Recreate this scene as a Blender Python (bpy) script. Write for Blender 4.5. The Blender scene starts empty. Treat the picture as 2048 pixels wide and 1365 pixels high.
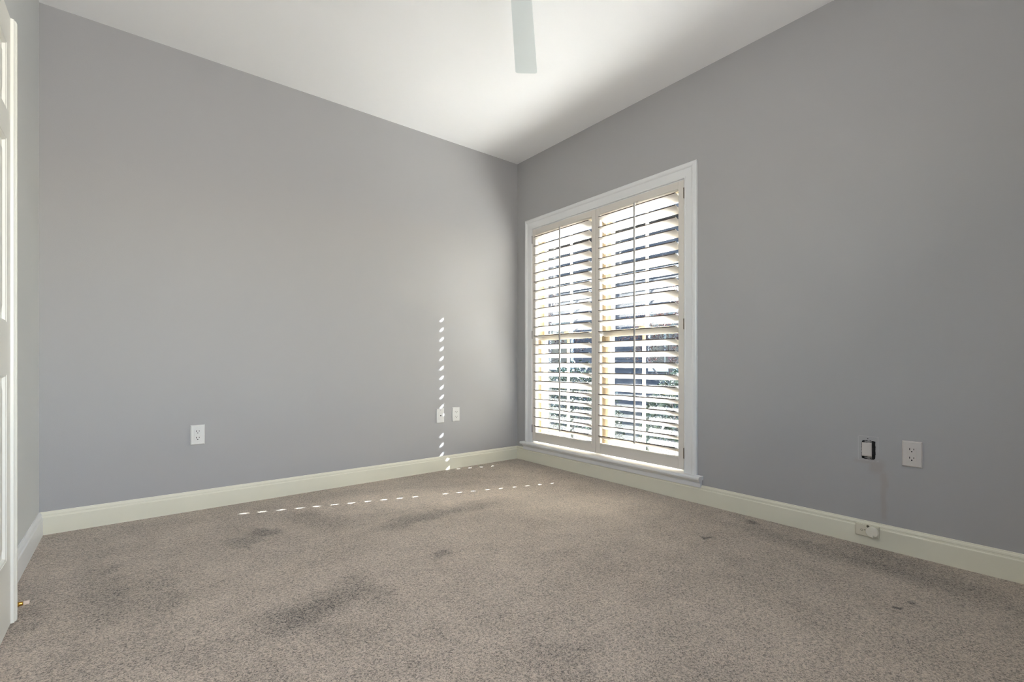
import bpy, bmesh, math, random
from mathutils import Vector, Matrix
C = bpy.context.scene
col = C.collection
PI = math.pi
rnd = random.Random(7)

# ------------------------------------------------------------------ camera
cd = bpy.data.cameras.new('camera'); cam = bpy.data.objects.new('camera', cd); col.objects.link(cam)
cam.location = (-2.7937, -3.4159, 0.8848)
cam.rotation_euler = (PI/2, 0, -0.674385)
cd.sensor_width = 36.0; cd.lens = 946.1/2048*36
cd.shift_y = 44.34/2048
cd.clip_start = 0.02; cd.clip_end = 200
C.camera = cam

# ------------------------------------------------------------------ view
C.view_settings.view_transform = 'Standard'
C.view_settings.look = 'None'
C.view_settings.gamma = 1
C.view_settings.use_curve_mapping = False
C.view_settings.exposure = 1.93
try:
    C.cycles.use_denoising = True
    C.cycles.filter_width = 1.1
    C.cycles.max_bounces = 14
    C.cycles.diffuse_bounces = 9
    C.cycles.glossy_bounces = 4
    C.cycles.transparent_max_bounces = 16
    C.cycles.sample_clamp_indirect = 12
except Exception:
    pass

# ------------------------------------------------------------------ sky and sun
SUN_DIR = Vector((-1.0, 0.327, -0.835)).normalized()     # the way sunlight travels
w = bpy.data.worlds.new('sky'); C.world = w; w.use_nodes = True
nt = w.node_tree; nt.nodes.clear()
so = nt.nodes.new('ShaderNodeOutputWorld'); bg = nt.nodes.new('ShaderNodeBackground')
sky = nt.nodes.new('ShaderNodeTexSky'); sky.sky_type = 'NISHITA'; sky.sun_disc = False
sky.sun_elevation = math.radians(40); sky.sun_rotation = math.atan2(1.0, -0.327)
sky.air_density = 1.0; sky.dust_density = 1.5
nt.links.new(sky.outputs[0], bg.inputs[0]); bg.inputs[1].default_value = 0.43
nt.links.new(bg.outputs[0], so.inputs[0])
sl = bpy.data.lights.new('sun', 'SUN'); sun = bpy.data.objects.new('sun', sl); col.objects.link(sun)
sl.energy = 33.0; sl.angle = math.radians(0.53); sl.color = (0.955, 0.985, 1.02)
sun.rotation_euler = SUN_DIR.to_track_quat('-Z', 'Y').to_euler(); sun.location = (10, -3, 9)
# weak fill light added in the unseen hall
hl = bpy.data.lights.new('hall_ceiling_lamp', 'AREA'); hall_fill = bpy.data.objects.new('hall_ceiling_lamp', hl); col.objects.link(hall_fill)
hl.shape = 'RECTANGLE'; hl.size = 0.9; hl.size_y = 1.1; hl.energy = 1.5; hl.color = (1.0, 0.96, 0.91)
hall_fill.location = (-4.2, -2.7, 2.70)

# fill light added behind the camera, aimed in and up through an added opening
dl = bpy.data.lights.new('window_daylight', 'AREA'); front_fill = bpy.data.objects.new('window_daylight', dl); col.objects.link(front_fill)
dl.shape = 'RECTANGLE'; dl.size = 1.1; dl.size_y = 1.15; dl.energy = 18; dl.color = (1.0, 0.985, 0.96)
front_fill.location = (-2.30, -4.12, 1.45); front_fill.rotation_euler = (PI/2 + math.radians(35), 0, math.radians(24))

# ------------------------------------------------------------------ materials
def lin(c):
    return tuple((x/12.92 if x <= 0.04045 else ((x+0.055)/1.055)**2.4) for x in c)
def mat(name, rgb, rough=0.5, metal=0.0, spec=0.5, bump=None, blotch=None):
    """bump=(scale, strength, distance); blotch=(scale, amount)"""
    m = bpy.data.materials.new(name); m.use_nodes = True; t = m.node_tree; n = t.nodes
    b = n['Principled BSDF']; c = lin(rgb)
    b.inputs['Base Color'].default_value = (*c, 1); b.inputs['Roughness'].default_value = rough
    b.inputs['Metallic'].default_value = metal; b.inputs['Specular IOR Level'].default_value = spec
    tc = n.new('ShaderNodeTexCoord')
    if blotch:
        nz = n.new('ShaderNodeTexNoise'); nz.inputs['Scale'].default_value = blotch[0]; nz.inputs['Detail'].default_value = 4
        mx = n.new('ShaderNodeMix'); mx.data_type = 'RGBA'
        mx.inputs[6].default_value = (*[x*(1-blotch[1]) for x in c], 1); mx.inputs[7].default_value = (*[min(1, x*(1+blotch[1])) for x in c], 1)
        t.links.new(tc.outputs['Object'], nz.inputs['Vector']); t.links.new(nz.outputs['Fac'], mx.inputs[0]); t.links.new(mx.outputs[2], b.inputs['Base Color'])
    if bump:
        nb = n.new('ShaderNodeTexNoise'); nb.inputs['Scale'].default_value = bump[0]; nb.inputs['Detail'].default_value = 3
        bp = n.new('ShaderNodeBump'); bp.inputs['Strength'].default_value = bump[1]; bp.inputs['Distance'].default_value = bump[2]
        t.links.new(tc.outputs['Object'], nb.inputs['Vector']); t.links.new(nb.outputs['Fac'], bp.inputs['Height']); t.links.new(bp.outputs[0], b.inputs['Normal'])
    return m

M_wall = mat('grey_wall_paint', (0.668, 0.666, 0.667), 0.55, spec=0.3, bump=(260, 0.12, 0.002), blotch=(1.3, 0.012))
M_wallL = mat('pale_wall_paint', (0.79, 0.80, 0.80), 0.55, spec=0.3, bump=(260, 0.12, 0.002), blotch=(1.3, 0.012))  # left wall set lighter than the other walls
M_ceil = mat('white_ceiling_paint', (0.95, 0.952, 0.955), 0.9, spec=0.1, bump=(180, 0.1, 0.002))
M_trim = mat('white_trim_paint', (0.875, 0.88, 0.882), 0.4, spec=0.4, bump=(60, 0.03, 0.001))
M_base = mat('cream_baseboard_paint', (0.88, 0.87, 0.80), 0.4, spec=0.4, bump=(60, 0.04, 0.001), blotch=(9, 0.02))
M_shut = mat('white_shutter_paint', (0.845, 0.825, 0.795), 0.45, spec=0.35)
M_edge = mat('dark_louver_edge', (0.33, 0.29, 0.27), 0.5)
M_rod = mat('grey_white_rod', (0.61, 0.605, 0.60), 0.4)  # grey-white, darkened in colour to carry the rod's backlit shade
M_door = mat('white_door_paint', (0.91, 0.91, 0.88), 0.4, spec=0.4)
M_jamb = mat('tan_jamb', (0.56, 0.49, 0.39), 0.5)
M_sash = mat('cream_sash', (0.73, 0.675, 0.575), 0.5)
M_brass = mat('brass', (0.80, 0.62, 0.30), 0.22, metal=1.0)
M_bronze = mat('dark_bronze', (0.30, 0.24, 0.19), 0.4, metal=0.7)
M_rubber = mat('pale_rubber', (0.87, 0.80, 0.74), 0.7)
M_plate = mat('white_plastic', (0.87, 0.87, 0.86), 0.3)
M_plateg = mat('grey_white_plastic', (0.80, 0.78, 0.76), 0.35)
M_black = mat('black_void', (0.03, 0.03, 0.03), 0.8)
M_slot = mat('dark_slot', (0.10, 0.09, 0.09), 0.6)
M_steel = mat('steel', (0.6, 0.6, 0.6), 0.35, metal=1.0)
M_cream = mat('cream_plastic', (0.84, 0.82, 0.75), 0.4)
M_cover = mat('pale_cream_plastic', (0.90, 0.885, 0.83), 0.35)
M_mark = mat('engraved_mark', (0.33, 0.31, 0.25), 0.6)
M_fan = mat('white_fan_paint', (0.85, 0.88, 0.885), 0.35)

# grey paint with the dirty streak and the outline of a missing cover plate
def wall_marks():
    m = M_wall.copy(); m.name = 'grey_wall_paint_marked'; t = m.node_tree; n = t.nodes; L = t.links
    b = n['Principled BSDF']; src = b.inputs['Base Color'].links[0].from_socket
    tc = n.new('ShaderNodeTexCoord'); sp = n.new('ShaderNodeSeparateXYZ'); L.new(tc.outputs['Object'], sp.inputs[0])
    nz = n.new('ShaderNodeTexNoise'); nz.inputs['Scale'].default_value = 14; nz.inputs['Detail'].default_value = 5; L.new(tc.outputs['Object'], nz.inputs['Vector'])
    def mth(op, a, bb, c=None, clamp=False):
        q = n.new('ShaderNodeMath'); q.operation = op; q.use_clamp = clamp
        for i, v in enumerate((a, bb, c)):
            if v is None: continue
            if isinstance(v, (int, float)): q.inputs[i].default_value = v
            else: L.new(v, q.inputs[i])
        return q.outputs[0]
    def band(v, c, hw, soft):        # 1 inside |v-c|<hw, soft edge
        d = mth('ABSOLUTE', mth('SUBTRACT', v, c), 0)
        return mth('DIVIDE', mth('SUBTRACT', hw+soft, d), soft, clamp=True)
    Y, Z = sp.outputs['Y'], sp.outputs['Z']
    wob = mth('MULTIPLY', mth('SUBTRACT', nz.outputs['Fac'], 0.5), 0.03)
    Yw = mth('ADD', Y, wob)
    s1 = mth('MULTIPLY', band(Yw, -2.762, 0.006, 0.012), band(Z, 0.25, 0.10, 0.03))
    s2 = mth('MULTIPLY', band(Yw, -2.735, 0.022, 0.02), band(Z, 0.385, 0.015, 0.03))
    s3 = mth('MULTIPLY', band(Yw, -2.70, 0.05, 0.02), band(Z, 0.405, 0.004, 0.012))
    st = mth('MAXIMUM', mth('MAXIMUM', s1, s2), mth('MULTIPLY', s3, 0.7))
    # thin raised paint line where the old plate sat
    inner = mth('MULTIPLY', band(Y, -2.699, 0.0385, 0.001), band(Z, 0.469, 0.0575, 0.001))
    outer = mth('MULTIPLY', band(Y, -2.699, 0.0405, 0.001), band(Z, 0.469, 0.0595, 0.001))
    ring = mth('MULTIPLY', mth('SUBTRACT', outer, inner, clamp=True), mth('GREATER_THAN', nz.outputs['Fac'], 0.42))
    mx = n.new('ShaderNodeMix'); mx.data_type = 'RGBA'; L.new(src, mx.inputs[6]); mx.inputs[7].default_value = (*lin((0.64, 0.60, 0.57)), 1)
    L.new(mth('MULTIPLY', st, 0.5), mx.inputs[0])
    m2 = n.new('ShaderNodeMix'); m2.data_type = 'RGBA'; L.new(mx.outputs[2], m2.inputs[6]); m2.inputs[7].default_value = (*lin((0.88, 0.88, 0.87)), 1)
    L.new(mth('MULTIPLY', ring, 0.28), m2.inputs[0])
    L.new(m2.outputs[2], b.inputs['Base Color'])
    return m
M_wallR = wall_marks()

def glass_mat():
    m = bpy.data.materials.new('window_glass'); m.use_nodes = True; t = m.node_tree; n = t.nodes; n.clear(); L = t.links
    out = n.new('ShaderNodeOutputMaterial'); tr = n.new('ShaderNodeBsdfTransparent'); gl = n.new('ShaderNodeBsdfGlossy'); gl.inputs['Roughness'].default_value = 0.02
    tr.inputs[0].default_value = (0.93, 0.95, 0.95, 1)
    lw = n.new('ShaderNodeLayerWeight'); pw = n.new('ShaderNodeMath'); pw.operation = 'POWER'; L.new(lw.outputs['Facing'], pw.inputs[0]); pw.inputs[1].default_value = 5
    ma = n.new('ShaderNodeMath'); ma.operation = 'MULTIPLY_ADD'; ma.inputs[1].default_value = 0.96; ma.inputs[2].default_value = 0.04; L.new(pw.outputs[0], ma.inputs[0])
    mx = n.new('ShaderNodeMixShader'); L.new(ma.outputs[0], mx.inputs[0]); L.new(tr.outputs[0], mx.inputs[1]); L.new(gl.outputs[0], mx.inputs[2])
    # water spots and dust on the pane
    df = n.new('ShaderNodeBsdfTranslucent'); df.inputs[0].default_value = (0.9, 0.9, 0.9, 1)
    tc = n.new('ShaderNodeTexCoord'); nz = n.new('ShaderNodeTexNoise'); nz.inputs['Scale'].default_value = 170; nz.inputs['Detail'].default_value = 2
    n2 = n.new('ShaderNodeTexNoise'); n2.inputs['Scale'].default_value = 9; n2.inputs['Detail'].default_value = 3
    L.new(tc.outputs['Object'], nz.inputs['Vector']); L.new(tc.outputs['Object'], n2.inputs['Vector'])
    mr = n.new('ShaderNodeMapRange'); mr.inputs[1].default_value = 0.66; mr.inputs[2].default_value = 0.74; mr.inputs[3].default_value = 0.0; mr.inputs[4].default_value = 0.06
    L.new(nz.outputs['Fac'], mr.inputs[0])
    m2 = n.new('ShaderNodeMapRange'); m2.inputs[1].default_value = 0.4; m2.inputs[2].default_value = 0.75; m2.inputs[3].default_value = 0.0; m2.inputs[4].default_value = 0.0015
    L.new(n2.outputs['Fac'], m2.inputs[0])
    ad = n.new('ShaderNodeMath'); ad.operation = 'ADD'; L.new(mr.outputs[0], ad.inputs[0]); L.new(m2.outputs[0], ad.inputs[1])
    mf = n.new('ShaderNodeMixShader'); L.new(ad.outputs[0], mf.inputs[0]); L.new(mx.outputs[0], mf.inputs[1]); L.new(df.outputs[0], mf.inputs[2])
    L.new(mf.outputs[0], out.inputs[0]); return m
M_glass = glass_mat()

def carpet_mat():
    m = bpy.data.materials.new('beige_cut_pile_carpet'); m.use_nodes = True; t = m.node_tree; n = t.nodes; L = t.links
    b = n['Principled BSDF']; b.inputs['Roughness'].default_value = 0.95; b.inputs['Specular IOR Level'].default_value = 0.1
    b.inputs['Sheen Weight'].default_value = 0.25; b.inputs['Sheen Roughness'].default_value = 0.5
    tc = n.new('ShaderNodeTexCoord')
    def noise(s, d, dist=0.0, rough=0.5):
        q = n.new('ShaderNodeTexNoise'); q.inputs['Scale'].default_value = s; q.inputs['Detail'].default_value = d
        q.inputs['Distortion'].default_value = dist; q.inputs['Roughness'].default_value = rough; L.new(tc.outputs['Object'], q.inputs['Vector']); return q.outputs['Fac']
    def mrange(v, a, bb, c, d):
        q = n.new('ShaderNodeMapRange'); q.inputs[1].default_value = a; q.inputs[2].default_value = bb; q.inputs[3].default_value = c; q.inputs[4].default_value = d; L.new(v, q.inputs[0]); return q.outputs[0]
    def mth(op, a, bb, clamp=False):
        q = n.new('ShaderNodeMath'); q.operation = op; q.use_clamp = clamp
        for i, v in enumerate((a, bb)):
            if isinstance(v, (int, float)): q.inputs[i].default_value = v
            else: L.new(v, q.inputs[i])
        return q.outputs[0]
    sp = n.new('ShaderNodeSeparateXYZ'); L.new(tc.outputs['Object'], sp.inputs[0])
    big = noise(1.7, 4, 0.6); mid2 = noise(9.3, 4, 0.5); mid = noise(7, 4, 0.3)
    tuft = noise(150, 2, 1.2); fine = noise(420, 2); clump = noise(45, 3, 0.6)
    wx = mth('ADD', sp.outputs['X'], mth('MULTIPLY', mth('SUBTRACT', mid, 0.5), 0.14))
    wy = mth('ADD', sp.outputs['Y'], mth('MULTIPLY', mth('SUBTRACT', mid2, 0.5), 0.14))
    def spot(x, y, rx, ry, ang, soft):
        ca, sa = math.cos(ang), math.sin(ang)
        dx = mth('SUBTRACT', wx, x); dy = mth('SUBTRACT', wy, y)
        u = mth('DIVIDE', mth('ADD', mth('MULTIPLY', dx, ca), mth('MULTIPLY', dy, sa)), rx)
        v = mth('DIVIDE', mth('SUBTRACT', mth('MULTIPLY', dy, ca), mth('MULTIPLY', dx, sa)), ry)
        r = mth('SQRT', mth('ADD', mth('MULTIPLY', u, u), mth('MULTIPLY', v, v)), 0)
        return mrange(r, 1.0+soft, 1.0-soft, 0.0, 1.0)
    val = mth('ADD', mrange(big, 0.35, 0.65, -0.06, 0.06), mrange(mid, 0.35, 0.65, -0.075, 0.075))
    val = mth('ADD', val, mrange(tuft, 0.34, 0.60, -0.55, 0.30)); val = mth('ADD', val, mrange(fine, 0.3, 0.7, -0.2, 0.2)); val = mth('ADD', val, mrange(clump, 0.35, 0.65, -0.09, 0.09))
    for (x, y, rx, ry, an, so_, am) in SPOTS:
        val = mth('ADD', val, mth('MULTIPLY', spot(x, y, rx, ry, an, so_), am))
    k = mth('MAXIMUM', mth('ADD', val, 1.0), 0.05)
    mul = n.new('ShaderNodeVectorMath'); mul.operation = 'SCALE'; mul.inputs[0].default_value = lin((0.71, 0.658, 0.600)); L.new(k, mul.inputs['Scale'])
    L.new(mul.outputs[0], b.inputs['Base Color'])
    bp = n.new('ShaderNodeBump'); bp.inputs['Strength'].default_value = 0.9; bp.inputs['Distance'].default_value = 0.006
    L.new(mth('ADD', tuft, mth('MULTIPLY', fine, 0.4)), bp.inputs['Height']); L.new(bp.outputs[0], b.inputs['Normal'])
    return m
# worn, stained and brushed pile, plus window light painted as lighter ellipses: x, y, radii, angle, softness, amount
SPOTS = [(-0.85, -1.15, 0.85, 0.45, 2.7, 0.8, 0.16),  # window brightness painted into the carpet colour, also in the next rows
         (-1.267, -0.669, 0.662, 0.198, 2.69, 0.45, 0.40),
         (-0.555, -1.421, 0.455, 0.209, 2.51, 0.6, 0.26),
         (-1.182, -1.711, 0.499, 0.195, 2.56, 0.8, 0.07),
         (-1.593, -0.978, 0.209, 0.083, -3.06, 0.4, -0.27),
         (-1.185, -0.98, 0.307, 0.074, -3.09, 0.4, -0.30),
         (-1.989, -0.651, 0.236, 0.105, 1.96, 0.35, -0.23),
         (-2.381, -0.733, 0.077, 0.058, 2.03, 0.5, -0.27),
         (-2.257, -0.675, 0.074, 0.062, 2.27, 0.45, -0.46),
         (-2.372, -0.842, 0.068, 0.024, 2.38, 0.5, -0.19),
         (-2.901, -0.924, 0.343, 0.071, 1.63, 0.4, -0.20),
         (-2.76, -1.117, 0.235, 0.088, 1.67, 0.4, -0.18),
         (-2.768, -1.147, 0.108, 0.047, 1.79, 0.6, 0.08),
         (-2.401, -1.645, 0.14, 0.099, -2.84, 0.5, -0.27),
         (-2.199, -1.593, 0.161, 0.082, -2.51, 0.5, -0.30),
         (-2.09, -1.689, 0.106, 0.062, 1.86, 0.6, -0.16),
         (-2.309, -1.773, 0.168, 0.06, 2.05, 0.6, -0.14),
         (-2.605, -0.483, 0.147, 0.108, -2.32, 0.5, 0.1),
         (-2.461, -1.022, 0.114, 0.09, 2.83, 0.6, 0.1),
         (-1.7, -1.504, 0.039, 0.027, 3.11, 0.4, -0.41),
         (-1.782, -2.387, 0.133, 0.09, 2.97, 0.7, -0.16),
         (-2.628, -1.678, 0.131, 0.068, 2.14, 0.7, -0.11),
         (-3.08, -1.084, 0.113, 0.035, -1.68, 0.6, -0.22),
         (-0.124, -2.187, 0.035, 0.031, 2.61, 0.4, -0.47),
         (-0.545, -2.17, 0.026, 0.021, 1.49, 0.4, -0.55),
         (-0.555, -2.994, 0.019, 0.017, 0.57, 0.4, -0.55),
         (-0.656, -2.96, 0.014, 0.009, -0.1, 0.4, -0.54),
         (-0.264, -2.563, 0.323, 0.071, -1.68, 0.6, -0.22),
         (-0.214, -2.933, 0.284, 0.108, -1.92, 0.6, -0.30),
         (-0.4, -2.844, 0.21, 0.085, 1.76, 0.7, 0.1),
         (-1.118, -2.618, 0.178, 0.127, 1.71, 0.8, 0.05)]
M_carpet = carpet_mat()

# ------------------------------------------------------------------ helpers
def V(*a): return Vector(a)
def box(bm, x0, x1, y0, y1, z0, z1, bev=0.0):
    r = bmesh.ops.create_cube(bm, size=1.0)
    for v in r['verts']:
        v.co = V((x0+x1)/2 + v.co.x*(x1-x0), (y0+y1)/2 + v.co.y*(y1-y0), (z0+z1)/2 + v.co.z*(z1-z0))
    if bev > 0:
        es = {e for v in r['verts'] for e in v.link_edges}
        bmesh.ops.bevel(bm, geom=list(es), offset=bev, segments=2, profile=0.5, affect='EDGES')
def loft(bm, rings, closed=True, caps=True):
    """rings: lists of points; quads between consecutive rings"""
    vs = [[bm.verts.new(p) for p in r] for r in rings]; k = len(rings[0])
    for a, b in zip(vs[:-1], vs[1:]):
        for i in range(k if closed else k-1):
            j = (i+1) % k
            bm.faces.new((a[i], a[j], b[j], b[i]))
    if caps and closed:
        bm.faces.new(vs[0][::-1]); bm.faces.new(vs[-1])
def lathe(bm, prof, origin, axis, seg=24):
    """prof: list of (distance along axis, radius)"""
    a = Vector(axis).normalized(); u = a.orthogonal().normalized(); v = a.cross(u)
    o = Vector(origin)
    loft(bm, [[o + a*d + (u*math.cos(2*PI*i/seg) + v*math.sin(2*PI*i/seg))*max(r, 1e-5) for i in range(seg)] for d, r in prof])
def obj(name, bm, m, parent=None, smooth=False, loc=None):
    bmesh.ops.recalc_face_normals(bm, faces=bm.faces[:])
    me = bpy.data.meshes.new(name); bm.to_mesh(me); bm.free()
    o = bpy.data.objects.new(name, me); col.objects.link(o)
    if m: me.materials.append(m)
    if smooth:
        for p in me.polygons: p.use_smooth = True
    if parent: o.parent = parent
    if loc: o.location = loc
    return o
def tag(o, label, cat, group=None):
    o['label'] = label; o['category'] = cat
    if group: o['group'] = group
    return o
def thing(name, label, cat, loc=(0, 0, 0), rz=0, group=None):
    o = bpy.data.objects.new(name, None); col.objects.link(o); o.location = loc; o.rotation_euler = (0, 0, rz); o.empty_display_size = 0.1
    return tag(o, label, cat, group)
def struct_empty(name):
    o = bpy.data.objects.new(name, None); col.objects.link(o); o['kind'] = 'structure'; return o
def struct(name, bm, m, smooth=False):
    o = obj(name, bm, m, smooth=smooth); o['kind'] = 'structure'; return o
def B(): return bmesh.new()

# ------------------------------------------------------------------ the room: x -3.17..0, y -3.93..0, z 0..2.74
XL, YF, H, T = -3.174, -3.93, 2.74, 0.16
OY0, OY1, OZ0, OZ1 = -1.718, -0.218, 0.150, 2.084          # window opening
HD0, HD1, HDZ = -3.35, -1.90, 2.06                         # doorway to the hall
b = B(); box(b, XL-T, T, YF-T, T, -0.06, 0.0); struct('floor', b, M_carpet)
b = B(); box(b, XL-T, T, YF-T, T, H, H+0.12); struct('ceiling', b, M_ceil)
b = B(); box(b, XL-T, T, 0, T, 0, H); struct('wall_back', b, M_wall)
FW0, FW1, FZ0, FZ1 = -2.90, -1.70, 0.80, 2.08              # unseen window opening added for the fill light, behind the camera
b = B(); box(b, XL-T, FW0, YF-T, YF, 0, H); box(b, FW1, T, YF-T, YF, 0, H); box(b, FW0, FW1, YF-T, YF, 0, FZ0); box(b, FW0, FW1, YF-T, YF, FZ1, H); struct('wall_front', b, M_wall)
b = B(); box(b, XL-T, T, YF-T-1.0, YF-T, H-.35, H-.25); struct('eave', b, M_trim)  # unseen slab added to keep the sun out of the added opening
b = B()
box(b, 0, T, YF, OY0, 0, H); box(b, 0, T, OY1, 0, 0, H); box(b, 0, T, OY0, OY1, 0, OZ0); box(b, 0, T, OY0, OY1, OZ1, H)
struct('wall_right', b, M_wallR)
b = B(); box(b, XL-T, XL, HD1, 0, 0, H); box(b, XL-T, XL, YF, HD0, 0, H); box(b, XL-T, XL, HD0, HD1, HDZ, H)
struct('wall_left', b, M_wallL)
# hall behind the doorway
b = B(); box(b, XL-T-1.5, XL-T, -4.2, -1.2, -0.06, 0); struct('floor_hall', b, M_carpet)
b = B(); box(b, XL-T-1.5, XL-T, -4.2, -1.2, H, H+0.1); struct('ceiling_hall', b, M_ceil)
b = B(); box(b, XL-T-1.62, XL-T-1.5, -4.2, -1.2, 0, H); struct('wall_hall_far', b, M_wall)
b = B(); box(b, XL-T-1.5, XL-T, -1.2, -1.1, 0, H); box(b, XL-T-1.5, XL-T, -4.3, -4.2, 0, H); struct('wall_hall_ends', b, M_wall)

# baseboards: profile (out, up) with a moulded cap
BP = [(0, 0), (0.016, 0), (0.016, 0.088), (0.0145, 0.0905), (0.0115, 0.0925), (0.0105, 0.0985), (0.0115, 0.1015), (0.0095, 0.1075), (0.006, 0.1115), (0.004, 0.1165), (0, 0.1165)]
b = B(); loft(b, [[V(XL+o if s else 0-o, -o, z) for o, z in BP] for s in (1, 0)]); struct('baseboard_back', b, M_base)
b = B(); loft(b, [[V(-o, -o, z) for o, z in BP], [V(-o, YF, z) for o, z in BP]]); struct('baseboard_right', b, M_base)
b = B(); loft(b, [[V(XL+o, -o, z) for o, z in BP], [V(XL+o, HD1+0.09, z) for o, z in BP]]); struct('baseboard_left', b, M_trim)
# hall doorway casing
def casing_prof():
    return [(0, 0), (0, .008), (.003, .011), (.007, .011), (.010, .009), (.014, .0095), (.050, .014), (.056, .015), (.060, .0185), (.066, .021), (.074, .022), (.084, .021), (.090, .016), (.090, 0)]
CP = casing_prof()
b = B()
rings = []
for (y, z, sy, sz) in ((HD1, 0, 1, 0), (HD1, HDZ, 1, 1), (HD0, HDZ, -1, 1), (HD0, 0, -1, 0)):
    rings.append([V(XL+v, y+sy*u, z+sz*u) for u, v in CP])
loft(b, rings); struct('trim_1', b, M_trim)
b = B(); loft(b, [[V(x+sx*u, YF+v, z+sz*u) for u, v in CP] for x, z, sx, sz in ((FW0, FZ0, -1, -1), (FW0, FZ1, -1, 1), (FW1, FZ1, 1, 1), (FW1, FZ0, 1, -1), (FW0, FZ0, -1, -1))], caps=False); struct('trim_2', b, M_trim)  # casing of the unseen window added for the fill light
b = B(); box(b, FW0, FW1, YF-.09, YF-.06, (FZ0+FZ1)/2-.02, (FZ0+FZ1)/2+.02); box(b, (FW0+FW1)/2-.01, (FW0+FW1)/2+.01, YF-.085, YF-.065, FZ0, FZ1); struct('window_4', b, M_trim)  # bars of the same added, unseen window

# ------------------------------------------------------------------ window
win = struct_empty('window_1')
b = B(); rings = []
for (y, z, sy, sz) in ((OY1, 0.175, 1, 0), (OY1, OZ1, 1, 1), (OY0, OZ1, -1, 1), (OY0, 0.175, -1, 0)):
    rings.append([V(-v, y+sy*u, z+sz*u) for u, v in CP])
loft(b, rings); obj('window_casing', b, M_trim, win)
# stool with a rounded nose and the apron moulding under it
b = B()
sp_ = [(0.075, 0.175), (-0.047, 0.175), (-0.053, 0.1725), (-0.056, 0.167), (-0.056, 0.159), (-0.053, 0.1535), (-0.047, 0.150), (0.075, 0.150)]
# part in front of the wall, full width; part inside the opening
loft(b, [[V(min(x, 0), y, z) for x, z in sp_] for y in (OY0-0.128, OY1+0.118)])
box(b, 0, 0.075, OY0, OY1, 0.1505, 0.175)
obj('window_stool', b, M_trim, win)
b = B(); ap = [(0, 0.150), (-0.036, 0.150), (-0.036, 0.144), (-0.030, 0.140), (-0.023, 0.134), (-0.0195, 0.127), (-0.0195, 0.104), (-0.0175, 0.1015), (0, 0.1015)]
loft(b, [[V(x, y, z) for x, z in ap] for y in (OY0-0.118, OY1+0.108)]); obj('window_apron', b, M_trim, win)
# extension jamb (white) and outer frame (tan)
b = B()
JT = 0.008
box(b, 0.0, 0.062, OY1-JT, OY1, 0.175, OZ1); box(b, 0.0, 0.062, OY0, OY0+JT, 0.175, OZ1); box(b, 0.0, 0.062, OY0+JT, OY1-JT, OZ1-JT, OZ1)
obj('extension_jamb', b, M_trim, win)
b = B()
box(b, 0.062, 0.17, OY1-0.020, OY1, 0.175, OZ1); box(b, 0.062, 0.17, OY0, OY0+0.044, 0.175, OZ1); box(b, 0.062, 0.17, OY0, OY1, OZ1-0.012, OZ1)
obj('side_jamb', b, M_jamb, win)
b = B(); box(b, 0.062, 0.17, -1.008, -0.902, 0.175, OZ1-0.012, 0.003); obj('mullion_post', b, M_jamb, win)
b = B(); loft(b, [[V(0.075, y, 0.150), V(0.23, y, 0.125), V(0.23, y, 0.157), V(0.075, y, 0.190)] for y in (OY0, OY1)]); obj('outer_sill', b, M_sash, win)

def sash(name, cy, x0, x1, z0, z1, rail_b, rail_t, parent):
    hw, st = 0.3285, 0.024
    b = B()
    box(b, x0, x1, cy-hw, cy-hw+st, z0, z1, 0.002); box(b, x0, x1, cy+hw-st, cy+hw, z0, z1, 0.002)
    box(b, x0+.001, x1-.001, cy-hw+st, cy+hw-st, z0, z0+rail_b, 0.002); box(b, x0+.001, x1-.001, cy-hw+st, cy+hw-st, z1-rail_t, z1, 0.002)
    f = obj(name, b, M_sash, parent)
    xm = (x0+x1)/2
    b = B(); box(b, xm-.0015, xm+.0015, cy-hw+st, cy+hw-st, z0+rail_b, z1-rail_t); obj('pane', b, M_glass, f)
    b = B(); box(b, xm-.008, xm+.008, cy-.010, cy+.010, z0+rail_b, z1-rail_t, 0.002); obj('vertical_muntin', b, M_sash, f)
    zm = (z0+rail_b+z1-rail_t)/2
    b = B()
    box(b, xm-.007, xm+.007, cy-hw+st, cy-.010, zm-.009, zm+.009, 0.002); box(b, xm-.007, xm+.007, cy+.010, cy+hw-st, zm-.009, zm+.009, 0.002)
    obj('horizontal_muntin', b, M_sash, f)
    return f
for i, cy in enumerate((-0.5725, -1.3365)):
    u = struct_empty('window_%d' % (i+2))
    sash('upper_sash', cy, 0.116, 0.146, 1.092, OZ1-0.012, 0.036, 0.026, u)
    lo = sash('lower_sash', cy, 0.078, 0.108, 0.190, 1.140, 0.060, 0.036, u)
    b = B(); box(b, 0.066, 0.100, cy-.028, cy+.028, 1.140, 1.150, 0.002); lathe(b, [(0, .012), (.010, .012), (.012, .008)], (0.085, cy, 1.148), (0, 0, 1)); box(b, 0.058, 0.085, cy-.004, cy+.03, 1.153, 1.158, .001)
    obj('sash_lock', b, M_jamb, lo)

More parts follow.
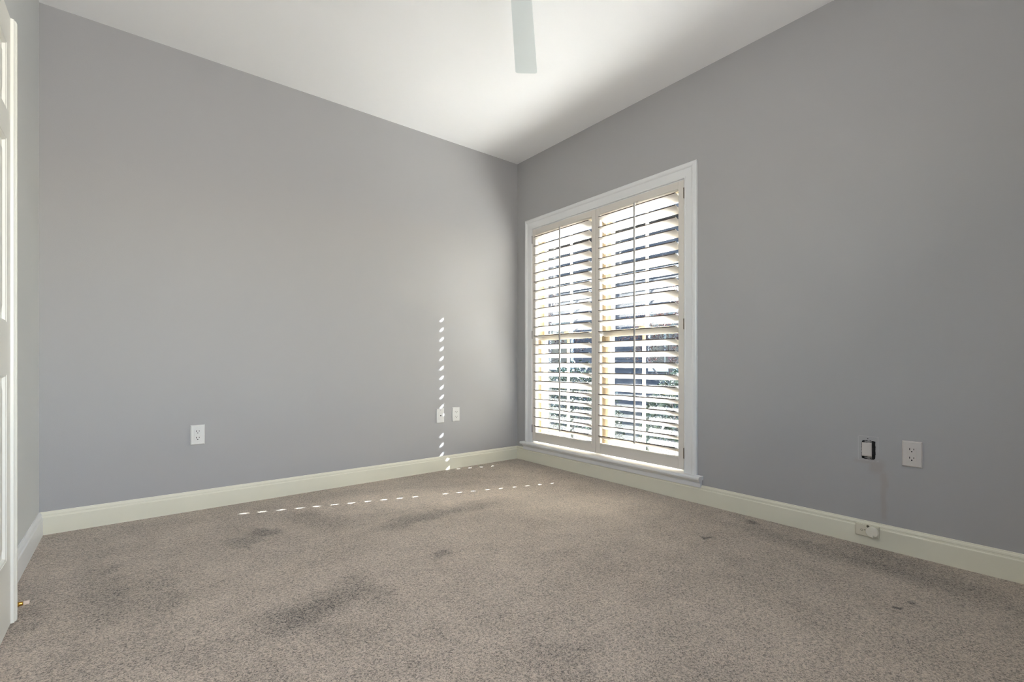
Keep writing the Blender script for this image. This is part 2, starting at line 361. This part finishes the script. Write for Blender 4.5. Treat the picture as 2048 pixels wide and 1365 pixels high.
# ------------------------------------------------------------------ plantation shutters
TILT = math.radians(24)
LZ0, PITCH, NL = 1.983, 0.0795, 22
def louver_mesh(w_):
    b = B(); A, Bt, seg = 0.0445, 0.0056, 28
    pr = []
    for i in range(seg):
        a = 2*PI*i/seg; x = A*math.copysign(abs(math.cos(a))**0.9, math.cos(a)); z = Bt*math.copysign(abs(math.sin(a))**0.6, math.sin(a))
        pr.append((x*math.cos(TILT)+z*math.sin(TILT), -x*math.sin(TILT)+z*math.cos(TILT)))
    loft(b, [[V(x, y, z) for x, z in pr] for y in (-w_/2, w_/2)])
    # pivot pins
    for s in (-1, 1): lathe(b, [(0, .003), (.007, .003)], (0, s*w_/2, 0), (0, s, 0), 8)
    return b
def shutter(y0, y1, hinge_side, label):
    cy = (y0+y1)/2
    t = thing('shutter_panel', label, 'window shutter', (0.010, cy, 0.191), 0, 'plantation shutter panels in the window')
    hw = (y1-y0)/2; SW = 0.0405; x0, x1 = -0.014, 0.014; Z = 2.077-0.191
    RB, RT = 0.079, 0.053
    for s in (-1, 1):
        b = B(); a, c = sorted((s*hw, s*(hw-SW))); box(b, x0, x1, a, c, 0, Z, 0.0018)
        obj('stile', b, M_shut, t)
    for (za, zb) in ((0, RB), (Z-RT, Z)):
        b = B(); box(b, x0, x1, -hw+SW, hw-SW, za, zb, 0.0018)
        if za == 0: box(b, x0-.003, x1-.006, -hw+SW+.001, hw-SW-.001, zb-.012, zb-.004, 0.001)
        else: box(b, x0-.003, x1-.006, -hw+SW+.001, hw-SW-.001, za+.004, za+.012, 0.001)
        r = obj('rail', b, M_shut, t)
    lw = 2*(hw-SW) - 0.013
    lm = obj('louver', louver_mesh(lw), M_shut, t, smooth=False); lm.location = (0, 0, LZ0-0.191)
    lm.data.materials.append(M_edge)                      # darker colour along the room side edge
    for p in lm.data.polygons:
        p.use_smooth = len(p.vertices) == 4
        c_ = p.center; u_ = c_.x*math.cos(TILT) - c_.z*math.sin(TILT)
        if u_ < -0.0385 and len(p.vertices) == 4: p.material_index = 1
    for k in range(1, NL):
        c = lm.copy(); col.objects.link(c); c.parent = t; c.location = (0, 0, LZ0-0.191-k*PITCH)
    xr = -0.0445*math.cos(TILT) - 0.010
    b = B(); ztop = LZ0-0.191+0.018-0.02; zbot = 0.318-0.191
    ry = -0.013
    box(b, xr-.0052, xr+.0045, ry-.0055, ry+.0055, zbot, ztop+.035, 0.0015); rod = obj('tilt_rod', b, M_rod, t)
    b = B()
    for k in range(NL):
        z = LZ0-0.191-k*PITCH + 0.0445*math.sin(TILT)
        box(b, xr+.004, xr+.0125, ry-.003, ry+.003, z-.001, z+.001)
    st = obj('staple', b, M_steel, rod); st['kind'] = 'stuff'
    # groove block the rod closes into
    b = B(); lathe(b, [(0, .011), (.002, .011), (.003, .008)], (x0, ry, Z-RT+.006), (-1, 0, 0), 16); obj('rod_notch', b, M_shut, t)
    for zc in (0.30, 1.14, 1.99):
        b = B(); s = hinge_side; yy = s*(hw+0.0028)
        lathe(b, [(0, .0015), (.003, .0038), (.068, .0038), (.071, .0015)], (x0-.003, yy-s*0.0005, zc-0.191-.0355), (0, 0, 1), 12)
        box(b, x0-.002, x1-.01, min(s*(hw-.0005), s*(hw+.003)), max(s*(hw-.0005), s*(hw+.003)), zc-0.191-.035, zc-0.191+.035)
        obj('hinge', b, M_bronze if hinge_side < 0 else M_steel, t)
    return t
shutter(-0.9605, -0.2195, 1, 'white louvered shutter panel on the left, next to the room corner')
shutter(-1.7135, -0.9635, -1, 'white louvered shutter panel on the right, with dark bronze hinges')

# ------------------------------------------------------------------ door leaf folded back against the left wall
door = struct_empty('door_1')
FX, BX, DY1 = -3.1185, -3.153, -1.106; DW = 0.71; DY0 = DY1-DW; DZ0, DZ1 = 0.006, 2.048
rows = [(0.238, 0.847), (1.020, 1.621), (1.718, 1.936)]
cols = [(DY1-0.067-0.24, DY1-0.067), (DY0+0.067, DY0+0.067+0.24)]
b = B()
# leaf built as stiles and rails around the six panels
box(b, BX, FX, cols[0][1], DY1, DZ0, DZ1); box(b, BX, FX, DY0, cols[1][0], DZ0, DZ1); box(b, BX, FX, cols[1][1], cols[0][0], DZ0, DZ1)
zs = [DZ0] + [z for r in rows for z in r] + [DZ1]
for c0, c1 in cols:
    for k in range(0, len(zs), 2): box(b, BX, FX, c0, c1, zs[k], zs[k+1])
bmesh.ops.remove_doubles(b, verts=b.verts[:], dist=1e-5)
leaf = obj('door_leaf', b, M_door, door)
for c0, c1 in cols:
    for z0, z1 in rows:
        b = B()
        def ring(i, x): return [V(x, c0+i, z0+i), V(x, c1-i, z0+i), V(x, c1-i, z1-i), V(x, c0+i, z1-i)]
        loft(b, [ring(0, BX+.004), ring(0, FX-.001), ring(.006, FX-.003), ring(.010, FX-.010), ring(.020, FX-.011), ring(.024, FX-.010), ring(.050, FX-.003), ring(.055, FX-.003)])
        obj('door_panel', b, M_door, door)
b = B(); ag = [(-3.153, DY1), (-3.1190, DY1), (-3.1190, DY1-.010), (-3.111, DY1-.009), (-3.1095, DY1-.004), (-3.1105, DY1-.001), (-3.1085, DY1+.001), (-3.106, DY1+.006), (-3.107, DY1+.010), (-3.1085, DY1+.0115), (-3.106, DY1+.014), (-3.1055, DY1+.018), (-3.108, DY1+.021), (-3.153, DY1+.021)]
loft(b, [[V(x, y, z) for x, y in ag] for z in (DZ0, DZ1)]); obj('astragal', b, M_door, door)

# door stop
t = thing('door_stop', 'small brass door stop with pale rubber tip by the white door', 'door stop', (XL+0.016, -1.058, 0.045))
b = B(); lathe(b, [(0, .010), (.002, .011), (.004, .010), (.006, .0048), (.034, .0042), (.038, .005), (.046, .0076), (.054, .0078), (.060, .0064), (.063, .006)], (0, 0, 0), (1, 0, 0)); obj('brass_post', b, M_brass, t, smooth=True)
b = B(); lathe(b, [(.063, .0068), (.064, .0074), (.076, .0070), (.078, .0055)], (0, 0, 0), (1, 0, 0)); obj('rubber_tip', b, M_rubber, t, smooth=True)

# ------------------------------------------------------------------ outlets (local frame: plate in xz, face towards -y)
def plate_bm(w_, h_, d_):
    b = B()
    loft(b, [[V(-w_/2, 0, -h_/2), V(w_/2, 0, -h_/2), V(w_/2, 0, h_/2), V(-w_/2, 0, h_/2)],
             [V(-w_/2, -d_*.35, -h_/2), V(w_/2, -d_*.35, -h_/2), V(w_/2, -d_*.35, h_/2), V(-w_/2, -d_*.35, h_/2)],
             [V(-w_/2+.0045, -d_, -h_/2+.0045), V(w_/2-.0045, -d_, -h_/2+.0045), V(w_/2-.0045, -d_, h_/2-.0045), V(-w_/2+.0045, -d_, h_/2-.0045)]])
    return b
def outlet(label, loc, rz, m):
    t = thing('wall_outlet', label, 'electrical outlet', loc, rz)
    obj('cover_plate', plate_bm(.073, .118, .0085), m, t)
    b = B(); box(b, -.0165, .0165, -.0096, -.008, -.033, .033, 0.0006); obj('receptacle_face', b, m, t)
    for zc in (.0195, -.0195):
        b = B(); box(b, -.0090, -.0064, -.0102, -.0093, zc-.001, zc+.008); box(b, .0060, .0086, -.0102, -.0093, zc-.0, zc+.007)
        lathe(b, [(0, .0028), (.0006, .0028)], (0, -.0096, zc-.0075), (0, -1, 0), 12)
        obj('socket_slots', b, M_slot, t)
    for zc in (.048, -.048):
        b = B(); lathe(b, [(0, .003), (.0008, .0026)], (0, -.0084, zc), (0, -1, 0), 12); obj('screw', b, m, t)
    return t
outlet('white duplex outlet alone low on the left part of the back wall', (-2.493, 0, 0.4525), 0, M_plate)
outlet('white duplex outlet on the back wall nearest the room corner', (-0.671, 0, 0.4535), 0, M_plate)
outlet('white duplex outlet on the right wall beside the open electrical box', (0, -2.8665, 0.4665), -PI/2, M_plateg)
t = thing('cable_plate', 'white cable jack plate with one dark hole, left of the outlet near the corner', 'wall plate', (-0.8225, 0, 0.451))
obj('cover_plate', plate_bm(.072, .118, .0085), M_plate, t)
b = B(); box(b, -.0165, .0165, -.0096, -.008, -.033, .033, 0.0006); obj('insert', b, M_plate, t)
b = B(); lathe(b, [(0, .0048), (.004, .0048), (.0045, .003)], (0, -.0094, .002), (0, -1, 0), 12); obj('jack', b, M_slot, t)
b = B(); lathe(b, [(0, .003), (.0008, .0026)], (0, -.0084, .046), (0, -1, 0), 12); obj('screw', b, M_steel, t)

# open electrical box without its cover (local frame: face towards -y)
t = thing('electrical_box', 'uncovered switch in a rough black hole in the right wall', 'electrical box', (0, -2.7010, 0.4630), -PI/2)
b = B(); rr = random.Random(3); pts = []
hw_, hh_ = .0275, .0445
N = 44
for i in range(N):
    a = 2*PI*i/N; cx, cz = math.cos(a), math.sin(a)
    k = 1/max(abs(cx)/hw_, abs(cz)/hh_); k = min(k, 0.0495)
    k *= 1+rr.uniform(-.035, .03); pts.append((cx*k, cz*k))
loft(b, [[V(x, 0, z) for x, z in pts], [V(x, -.0012, z) for x, z in pts]]); obj('box_opening', b, M_black, t)
b = B(); box(b, -.0235, .012, -.007, -.0012, -.029, .031, .0015); obj('switch_rocker', b, M_plateg, t)
b = B(); box(b, -.0265, .0135, -.0035, -.0012, -.0325, .0345, .001); obj('switch_frame', b, M_plateg, t)
for zc in (.039, -.038):
    b = B(); box(b, -.016, .014, -.0024, -.0012, zc-.0025, zc+.003, .0004); box(b, -.004, .006, -.0028, -.0012, zc-.005, zc+.005, .0004); obj('mounting_ear', b, M_steel, t)
b = B(); box(b, .0155, .019, -.0022, -.0012, -.02, .012); obj('box_rim', b, M_slot, t)
b = B(); lathe(b, [(0, .0024), (.0006, .0024)], (-.003, 0, .053), (0, -1, 0), 10); obj('screw_hole', b, M_slot, t)

# plate on the baseboard
t = thing('jack_plate', 'cream rectangular plate with round swivel cover on the right baseboard', 'wall plate', (-0.016, -2.7015, 0.0745), -PI/2)
b = B(); box(b, -.047, .047, -.012, 0, -.0275, .0275, .0015); obj('plate', b, M_cream, t)
b = B(); seg = 40; R_ = .0245; pr = []
for i in range(seg):
    a = 2*PI*i/seg; d = abs((a - 1.62*PI + PI) % (2*PI) - PI)
    r = R_ if d > 0.16 else R_*0.62
    pr.append((.022+math.cos(a)*r, math.sin(a)*r))
loft(b, [[V(x, -.011, z) for x, z in pr], [V(x, -.023, z) for x, z in pr], [V(.022+(x-.022)*.93, -.0245, z*.93) for x, z in pr]]); obj('round_cover', b, M_cover, t)
b = B()
def ringbm(b, cx, cz, r0, r1, y0, y1, seg=24):
    for i in range(seg):
        a0, a1 = 2*PI*i/seg, 2*PI*(i+1)/seg
        p = [(cx+math.cos(a)*r, cz+math.sin(a)*r) for a, r in ((a0, r0), (a0, r1), (a1, r1), (a1, r0))]
        loft(b, [[V(x, y0, z) for x, z in p], [V(x, y1, z) for x, z in p]])
ringbm(b, -.021, 0, .0036, .0050, -.0116, -.0123)
obj('ring_mark', b, M_mark, t)
b = B(); box(b, -.012, -.005, -.0123, -.0116, .001, .0028); obj('dash_mark', b, M_mark, t)
b = B(); lathe(b, [(0, .006), (.001, .005)], (.004, -.0119, .022), (0, -1, 0), 14); lathe(b, [(0, .0022), (.0016, .0022)], (.004, -.0119, .022), (0, -1, 0), 8); obj('screw', b, M_mark, t)

# ------------------------------------------------------------------ ceiling fan (hub just above the frame)
HUB = (-1.580, -1.947)
fan = thing('ceiling_fan', 'white ceiling fan with one blade reaching into the picture', 'ceiling fan', (HUB[0], HUB[1], 2.45))
b = B(); lathe(b, [(.29, .065), (.275, .068), (.24, .055), (.225, .02)], (0, 0, 0), (0, 0, 1), 32); obj('canopy', b, M_fan, fan, True)
b = B(); lathe(b, [(.23, .011), (.06, .011)], (0, 0, 0), (0, 0, 1), 16); obj('downrod', b, M_fan, fan, True)
b = B(); lathe(b, [(.075, .03), (.065, .07), (.05, .082), (.012, .085), (.0, .078), (-.012, .05), (-.015, .01)], (0, 0, 0), (0, 0, 1), 32); obj('motor_housing', b, M_fan, fan, True)
F2 = Vector((0.6244, 0.7811)); R2 = Vector((0.7811, -0.6244))
d0 = (F2*0.5105 + R2*0.0368).normalized(); base_ang = math.atan2(d0.y, d0.x)
for k in range(3):
    ang = base_ang + k*2*PI/3
    b = B(); L_ = 0.645
    outl = []
    def wd(s): return (0.0445 + (0.0585-0.0445)*s)
    xs = [0.13, 0.2, 0.35, 0.5, L_-0.012]
    right = [(x, -wd((x-.13)/(L_-.13))) for x in xs] + [(L_-.003, -.0585+.005), (L_, -.0585+.014)]
    left = [(x, -y) for x, y in right[::-1]]
    outl = right + left
    pit = math.radians(4)
    def P3(x, y, z): return V(x, y*math.cos(pit)-z*math.sin(pit), y*math.sin(pit)+z*math.cos(pit)+.0)
    loft(b, [[P3(x, y, -.003) for x, y in outl], [P3(x, y, .003) for x, y in outl]])
    bl = obj('fan_blade', b, M_fan, fan); bl.rotation_euler = (0, 0, ang)
    b = B(); box(b, .06, .18, -.018, .018, .003, .008, .001); ir = obj('blade_iron', b, M_fan, fan); ir.rotation_euler = (0, 0, ang)

# ------------------------------------------------------------------ outdoors
M_ground = mat('pale_dry_lawn', (0.22, 0.21, 0.18), 0.95, blotch=(3, 0.25), bump=(30, 0.4, 0.02))
b = B(); box(b, 0.17, 30, -14, 24, -0.45, -0.35); struct('ground', b, M_ground)
M_sid = mat('blue_grey_siding', (0.12, 0.15, 0.20), 0.7, blotch=(5, 0.2))
M_roof = mat('dark_roof', (0.25, 0.25, 0.27), 0.9, bump=(40, .5, .02)); M_hw = mat('white_window_trim', (0.85, 0.85, 0.85), 0.5); M_hg = mat('dark_glass', (0.12, 0.14, 0.18), 0.1)
hs = thing('neighbor_house', 'blue grey house standing across the yard behind the shrubs', 'house', (8.5, 5.0, -0.35))
b = B()
nb = 35
for k in range(nb):      # lapped boards
    z0 = k*0.15; z1 = z0+0.15
    loft(b, [[V(0, y, z0), V(-.02, y, z0), V(-.004, y, z1), V(0, y, z1)] for y in (-8, 9)])
box(b, 0, 5, -8, 9, 0, 5.25); obj('wall', b, M_sid, hs)
b = B(); loft(b, [[V(-.5, y, 5.15), V(-.5, y, 5.3), V(2.5, y, 6.7), V(5.5, y, 5.3), V(5.5, y, 5.15)] for y in (-8.4, 9.4)]); obj('roof', b, M_roof, hs)
for yy in (-4.5, -1.0, 3.0, 6.0):
    b = B(); box(b, -.06, 0.0, yy-.55, yy+.55, 1.0, 2.7, .01); f = obj('window_frame', b, M_hw, hs)
    b = B(); box(b, -.075, -.06, yy-.46, yy-.02, 1.1, 2.6); box(b, -.075, -.06, yy+.02, yy+.46, 1.1, 2.6); obj('pane', b, M_hg, f)
def foliage_mat(name, c1, c2):
    m = bpy.data.materials.new(name); m.use_nodes = True; t = m.node_tree; n = t.nodes; L = t.links; bb = n['Principled BSDF']; bb.inputs['Roughness'].default_value = 0.45
    oi = n.new('ShaderNodeTexCoord'); nz = n.new('ShaderNodeTexNoise'); nz.inputs['Scale'].default_value = 22; L.new(oi.outputs['Object'], nz.inputs['Vector'])
    cr = n.new('ShaderNodeValToRGB'); cr.color_ramp.elements[0].position = .35; cr.color_ramp.elements[1].position = .65
    cr.color_ramp.elements[0].color = (*lin(c1), 1); cr.color_ramp.elements[1].color = (*lin(c2), 1)
    L.new(nz.outputs['Fac'], cr.inputs[0]); L.new(cr.outputs[0], bb.inputs['Base Color']); return m
M_holly = foliage_mat('holly_leaves', (0.06, 0.12, 0.09), (0.14, 0.22, 0.14))
M_red = foliage_mat('russet_leaves', (0.22, 0.12, 0.12), (0.42, 0.27, 0.24))
M_bark = mat('grey_bark', (0.36, 0.32, 0.30), 0.9)
def leaf_quad(b, p, s, r):
    n = Vector((r.gauss(0, 1), r.gauss(0, 1), r.gauss(0, 1))).normalized(); u = n.orthogonal().normalized(); q = Matrix.Rotation(r.uniform(0, 6.28), 3, n); u = q @ u; v = n.cross(u)
    vs = [b.verts.new(p+u*s), b.verts.new(p+v*s*.45), b.verts.new(p-u*s*.8), b.verts.new(p-v*s*.45)]
    b.faces.new(vs)
def shrub(name, label, loc, rx, ry, rz_, n_, size, m, seed):
    r = random.Random(seed); t = thing(name, label, 'shrub', loc)
    b = B()
    for i in range(n_):
        a, c = r.uniform(0, 2*PI), r.uniform(-0.2, 1); k = r.uniform(.75, 1.0) * (1+.12*math.sin(3*a+seed)); s = math.sqrt(max(0, 1-c*c))
        leaf_quad(b, V(rx*k*s*math.cos(a), ry*k*s*math.sin(a), rz_*.25 + rz_*k*c*.75+.02), size*r.uniform(.7, 1.3), r)
    obj('leaves', b, m, t)
    b = B()
    for i in range(7):
        a = r.uniform(0, 6.28); lathe(b, [(0, .012), (rz_*.8, .004)], (0, 0, 0), (math.cos(a)*.4*rx, math.sin(a)*.4*ry, rz_*.8), 6)
    obj('stems', b, M_bark, t)
for i, (x, y, rx, ry, rz_, lab) in enumerate(((2.0, -0.55, .55, .66, 1.15, 'rounded green holly shrub outside the right part of the window'),
                                            (2.05, 1.25, .58, .7, 1.2, 'rounded green holly shrub in the middle of the row outside the window'),
                                            (2.1, 3.15, .6, .75, 1.2, 'rounded green holly shrub at the far left of the row outside the window'))):
    shrub('holly_shrub', lab, (x, y, -0.35), rx, ry, rz_, 5200, .03, M_holly, 11+i)
def small_tree(label, loc, h_, seed, nleaf):
    r = random.Random(seed); t = thing('russet_tree', label, 'tree', loc); b = B(); tips = []
    def br(p, d, L_, rad, lv):
        q = p + d*L_
        lathe(b, [(0, rad), (L_, rad*.6)], p, d, 6 if lv < 3 else 4)
        if lv >= 4: tips.append((p, q)); return
        for k in range(3 if lv else 5):
            nd = (d + V(r.gauss(0, .55), r.gauss(0, .55), r.gauss(0.05, .4))).normalized()
            br(p + d*L_*r.uniform(.7, 1.0), nd, L_*r.uniform(.6, .85), rad*.6, lv+1)
    br(V(0, 0, 0), V(0, 0, 1), h_*.28, .035, 0)
    obj('branches', b, M_bark, t)
    b = B()
    for i in range(nleaf):
        p, q = r.choice(tips); leaf_quad(b, p.lerp(q, r.random()) + V(r.gauss(0, .05), r.gauss(0, .05), r.gauss(0, .05)), r.uniform(.015, .035), r)
    obj('leaves', b, M_red, t)
small_tree('thin russet leaved tree outside the left part of the window', (4.6, 4.6, -0.35), 3.6, 5, 3200)
small_tree('thin russet leaved tree outside the right part of the window', (4.5, 1.3, -0.35), 3.6, 8, 3200)
